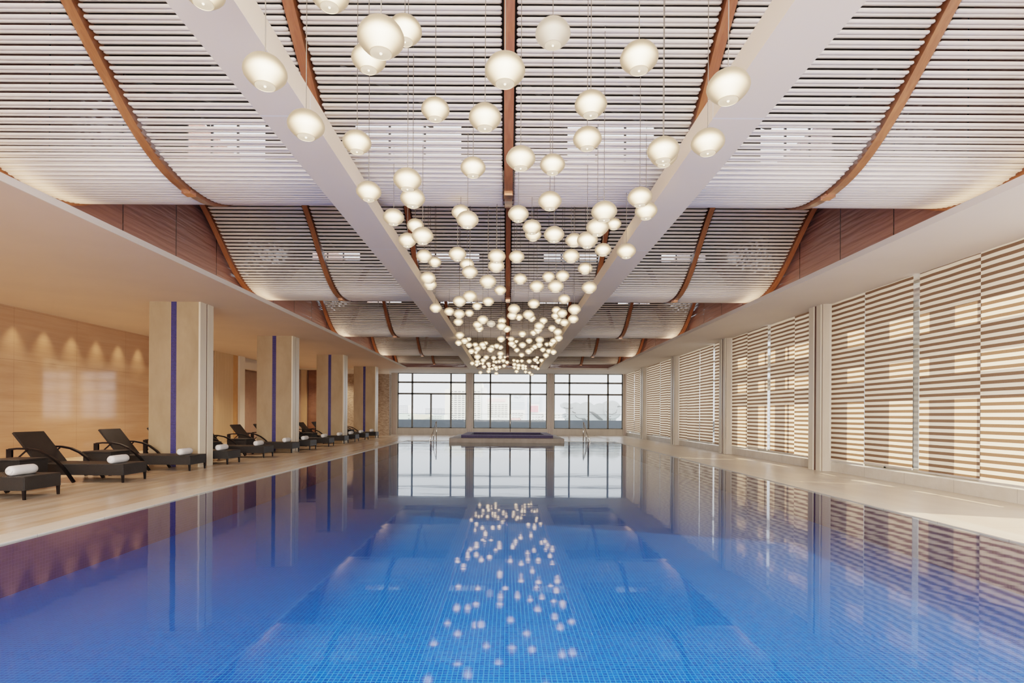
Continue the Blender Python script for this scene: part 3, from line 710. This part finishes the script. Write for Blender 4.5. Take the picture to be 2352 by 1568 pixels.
bld('low_building','low pale green roofed hall at the left of left window', 905, 947, 949, 110, M['b_green'], None)
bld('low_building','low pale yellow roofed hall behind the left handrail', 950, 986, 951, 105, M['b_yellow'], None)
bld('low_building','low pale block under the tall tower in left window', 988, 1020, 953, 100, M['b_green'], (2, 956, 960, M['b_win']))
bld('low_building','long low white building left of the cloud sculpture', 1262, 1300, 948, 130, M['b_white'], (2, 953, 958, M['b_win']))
# added unseen blockers: one shades the far blinds, bars pattern light on near ones
tag(MB().box(26, 30, 11.7, 40, -30, 20).build('sun_blocker', M['facade']), 'pale added sun blocker outside the right windows', 'building')
sc_ = MB()
SH = math.tan(math.radians(24))
XS_ = 8.3; dzs = (XS_-XB)*SH
for z0, z1 in ((3.08,4.6),(2.22,2.64),(1.52,1.90)): sc_.box(XS_, XS_+.05, 6.2, 18.2, z0+dzs, z1+dzs)
for b in (0, 5.36):
    for y0, y1 in ((6.2,7.2),(8.79,9.3),(10.28,10.95),(11.69,12.5)): sc_.box(XS_+.05, XS_+.1, y0+b-.42, y1+b-.42, -1, 4.6)
tag(sc_.build('shadow_screen', M['facade']), kind='structure')

# ------------------------------------------------------------------ light
w = bpy.data.worlds.new('hazy sky'); bpy.context.scene.world = w; w.use_nodes = True; nt = w.node_tree; nt.nodes.clear()
o = nt.nodes.new('ShaderNodeOutputWorld'); bg = nt.nodes.new('ShaderNodeBackground'); tc = nt.nodes.new('ShaderNodeTexCoord'); sx = nt.nodes.new('ShaderNodeSeparateXYZ'); rp = nt.nodes.new('ShaderNodeValToRGB')
nt.links.new(tc.outputs['Generated'], sx.inputs[0]); nt.links.new(sx.outputs[2], rp.inputs[0])
rp.color_ramp.elements[0].position = 0; rp.color_ramp.elements[0].color = (.93,.93,.97,1); rp.color_ramp.elements[1].position = .6; rp.color_ramp.elements[1].color = (.86,.92,1,1)
nt.links.new(rp.outputs[0], bg.inputs[0]); bg.inputs[1].default_value = 1.55; nt.links.new(bg.outputs[0], o.inputs[0])
def light(kind, name, loc, energy, color, rot=(0,0,0), **kw):
    d = bpy.data.lights.new(name, kind); d.energy = energy; d.color = color
    for k_, v_ in kw.items(): setattr(d, k_, v_)
    ob = bpy.data.objects.new(name, d); C.objects.link(ob); ob.location = loc; ob.rotation_euler = rot; return ob
sun = light('SUN', 'sun', (40,10,20), 7.5, (1,.80,.58), angle=math.radians(.8))
sun.rotation_euler = Vector((-1,.35,-SH)).to_track_quat('-Z','Y').to_euler()
for i, D in enumerate([11.2+.88*k_ for k_ in range(11)]):
    light('SPOT', 'wall_downlight', (-XW+.22, D, ZS-.03), 60, (1,.79,.52), (0, math.radians(-4), 0), spot_size=math.radians(62), spot_blend=.9, shadow_soft_size=.03)
for i, D in enumerate([4.5,9.3,14.8,20.5,25.8,30]):
    light('SPOT', 'lounge_fill', (-9.6, D, ZS-.03), 330, (1,.79,.58), (0,0,0), spot_size=math.radians(130), spot_blend=.8, shadow_soft_size=.12)  # added warm fill spots for the lounge, not actual fixtures
# cove tubes on top of the soffit edges
for sx_ in (-1, 1):
    light('AREA', 'cove_light', (sx_*5.8, 13, ZS+.16), 42, (1,.74,.52), (0, math.radians(180 - sx_*0), 0), shape='RECTANGLE', size=.25, size_y=33)
light('AREA', 'blind_fill', (7.95, 20, 1.95), 290, (1,.90,.82), (0, math.radians(90), 0), shape='RECTANGLE', size=3.4, size_y=27)  # added backlight outside the windows to brighten the blinds
# added fill light behind the camera, standing in for unseen rear windows
light('AREA', 'rear_fill', (0, -3.6, 2.0), 1000, (1,.89,.78), (math.radians(104), 0, 0), shape='RECTANGLE', size=11, size_y=3.4)

light('AREA', 'pool_fill', (0, -2.2, 3.5), 350, (.97,.98,1), (math.radians(60), 0, 0), shape='RECTANGLE', size=8, size_y=1.5, spread=math.radians(70))  # added fill aimed down to brighten the near pool
# ------------------------------------------------------------------ camera, render look
cd = bpy.data.cameras.new('camera'); cam = bpy.data.objects.new('camera', cd); C.objects.link(cam)
cd.sensor_width = 36; cd.lens = 36*F/2352; cd.shift_x = (1176-PX)/2352; cd.shift_y = (PY-784)/2352; cd.clip_end = 2000; cd.clip_start = .05
cam.matrix_world = Matrix.Translation((0,0,H)) @ Matrix.Rotation(PI/2, 4, 'X') @ Matrix.Rotation(TH, 4, 'Z')
S = bpy.context.scene; S.camera = cam
S.view_settings.view_transform = 'Filmic'; S.view_settings.look = 'Medium High Contrast'; S.view_settings.exposure = .52
cy = S.cycles; cy.use_denoising = True; cy.use_adaptive_sampling = True; cy.adaptive_threshold = .045; cy.max_bounces = 4; cy.diffuse_bounces = 2; cy.glossy_bounces = 2; cy.transmission_bounces = 2; cy.transparent_max_bounces = 8
cy.sample_clamp_indirect = 6; cy.caustics_reflective = False; cy.caustics_refractive = False; cy.use_light_tree = False; cy.time_limit = 900
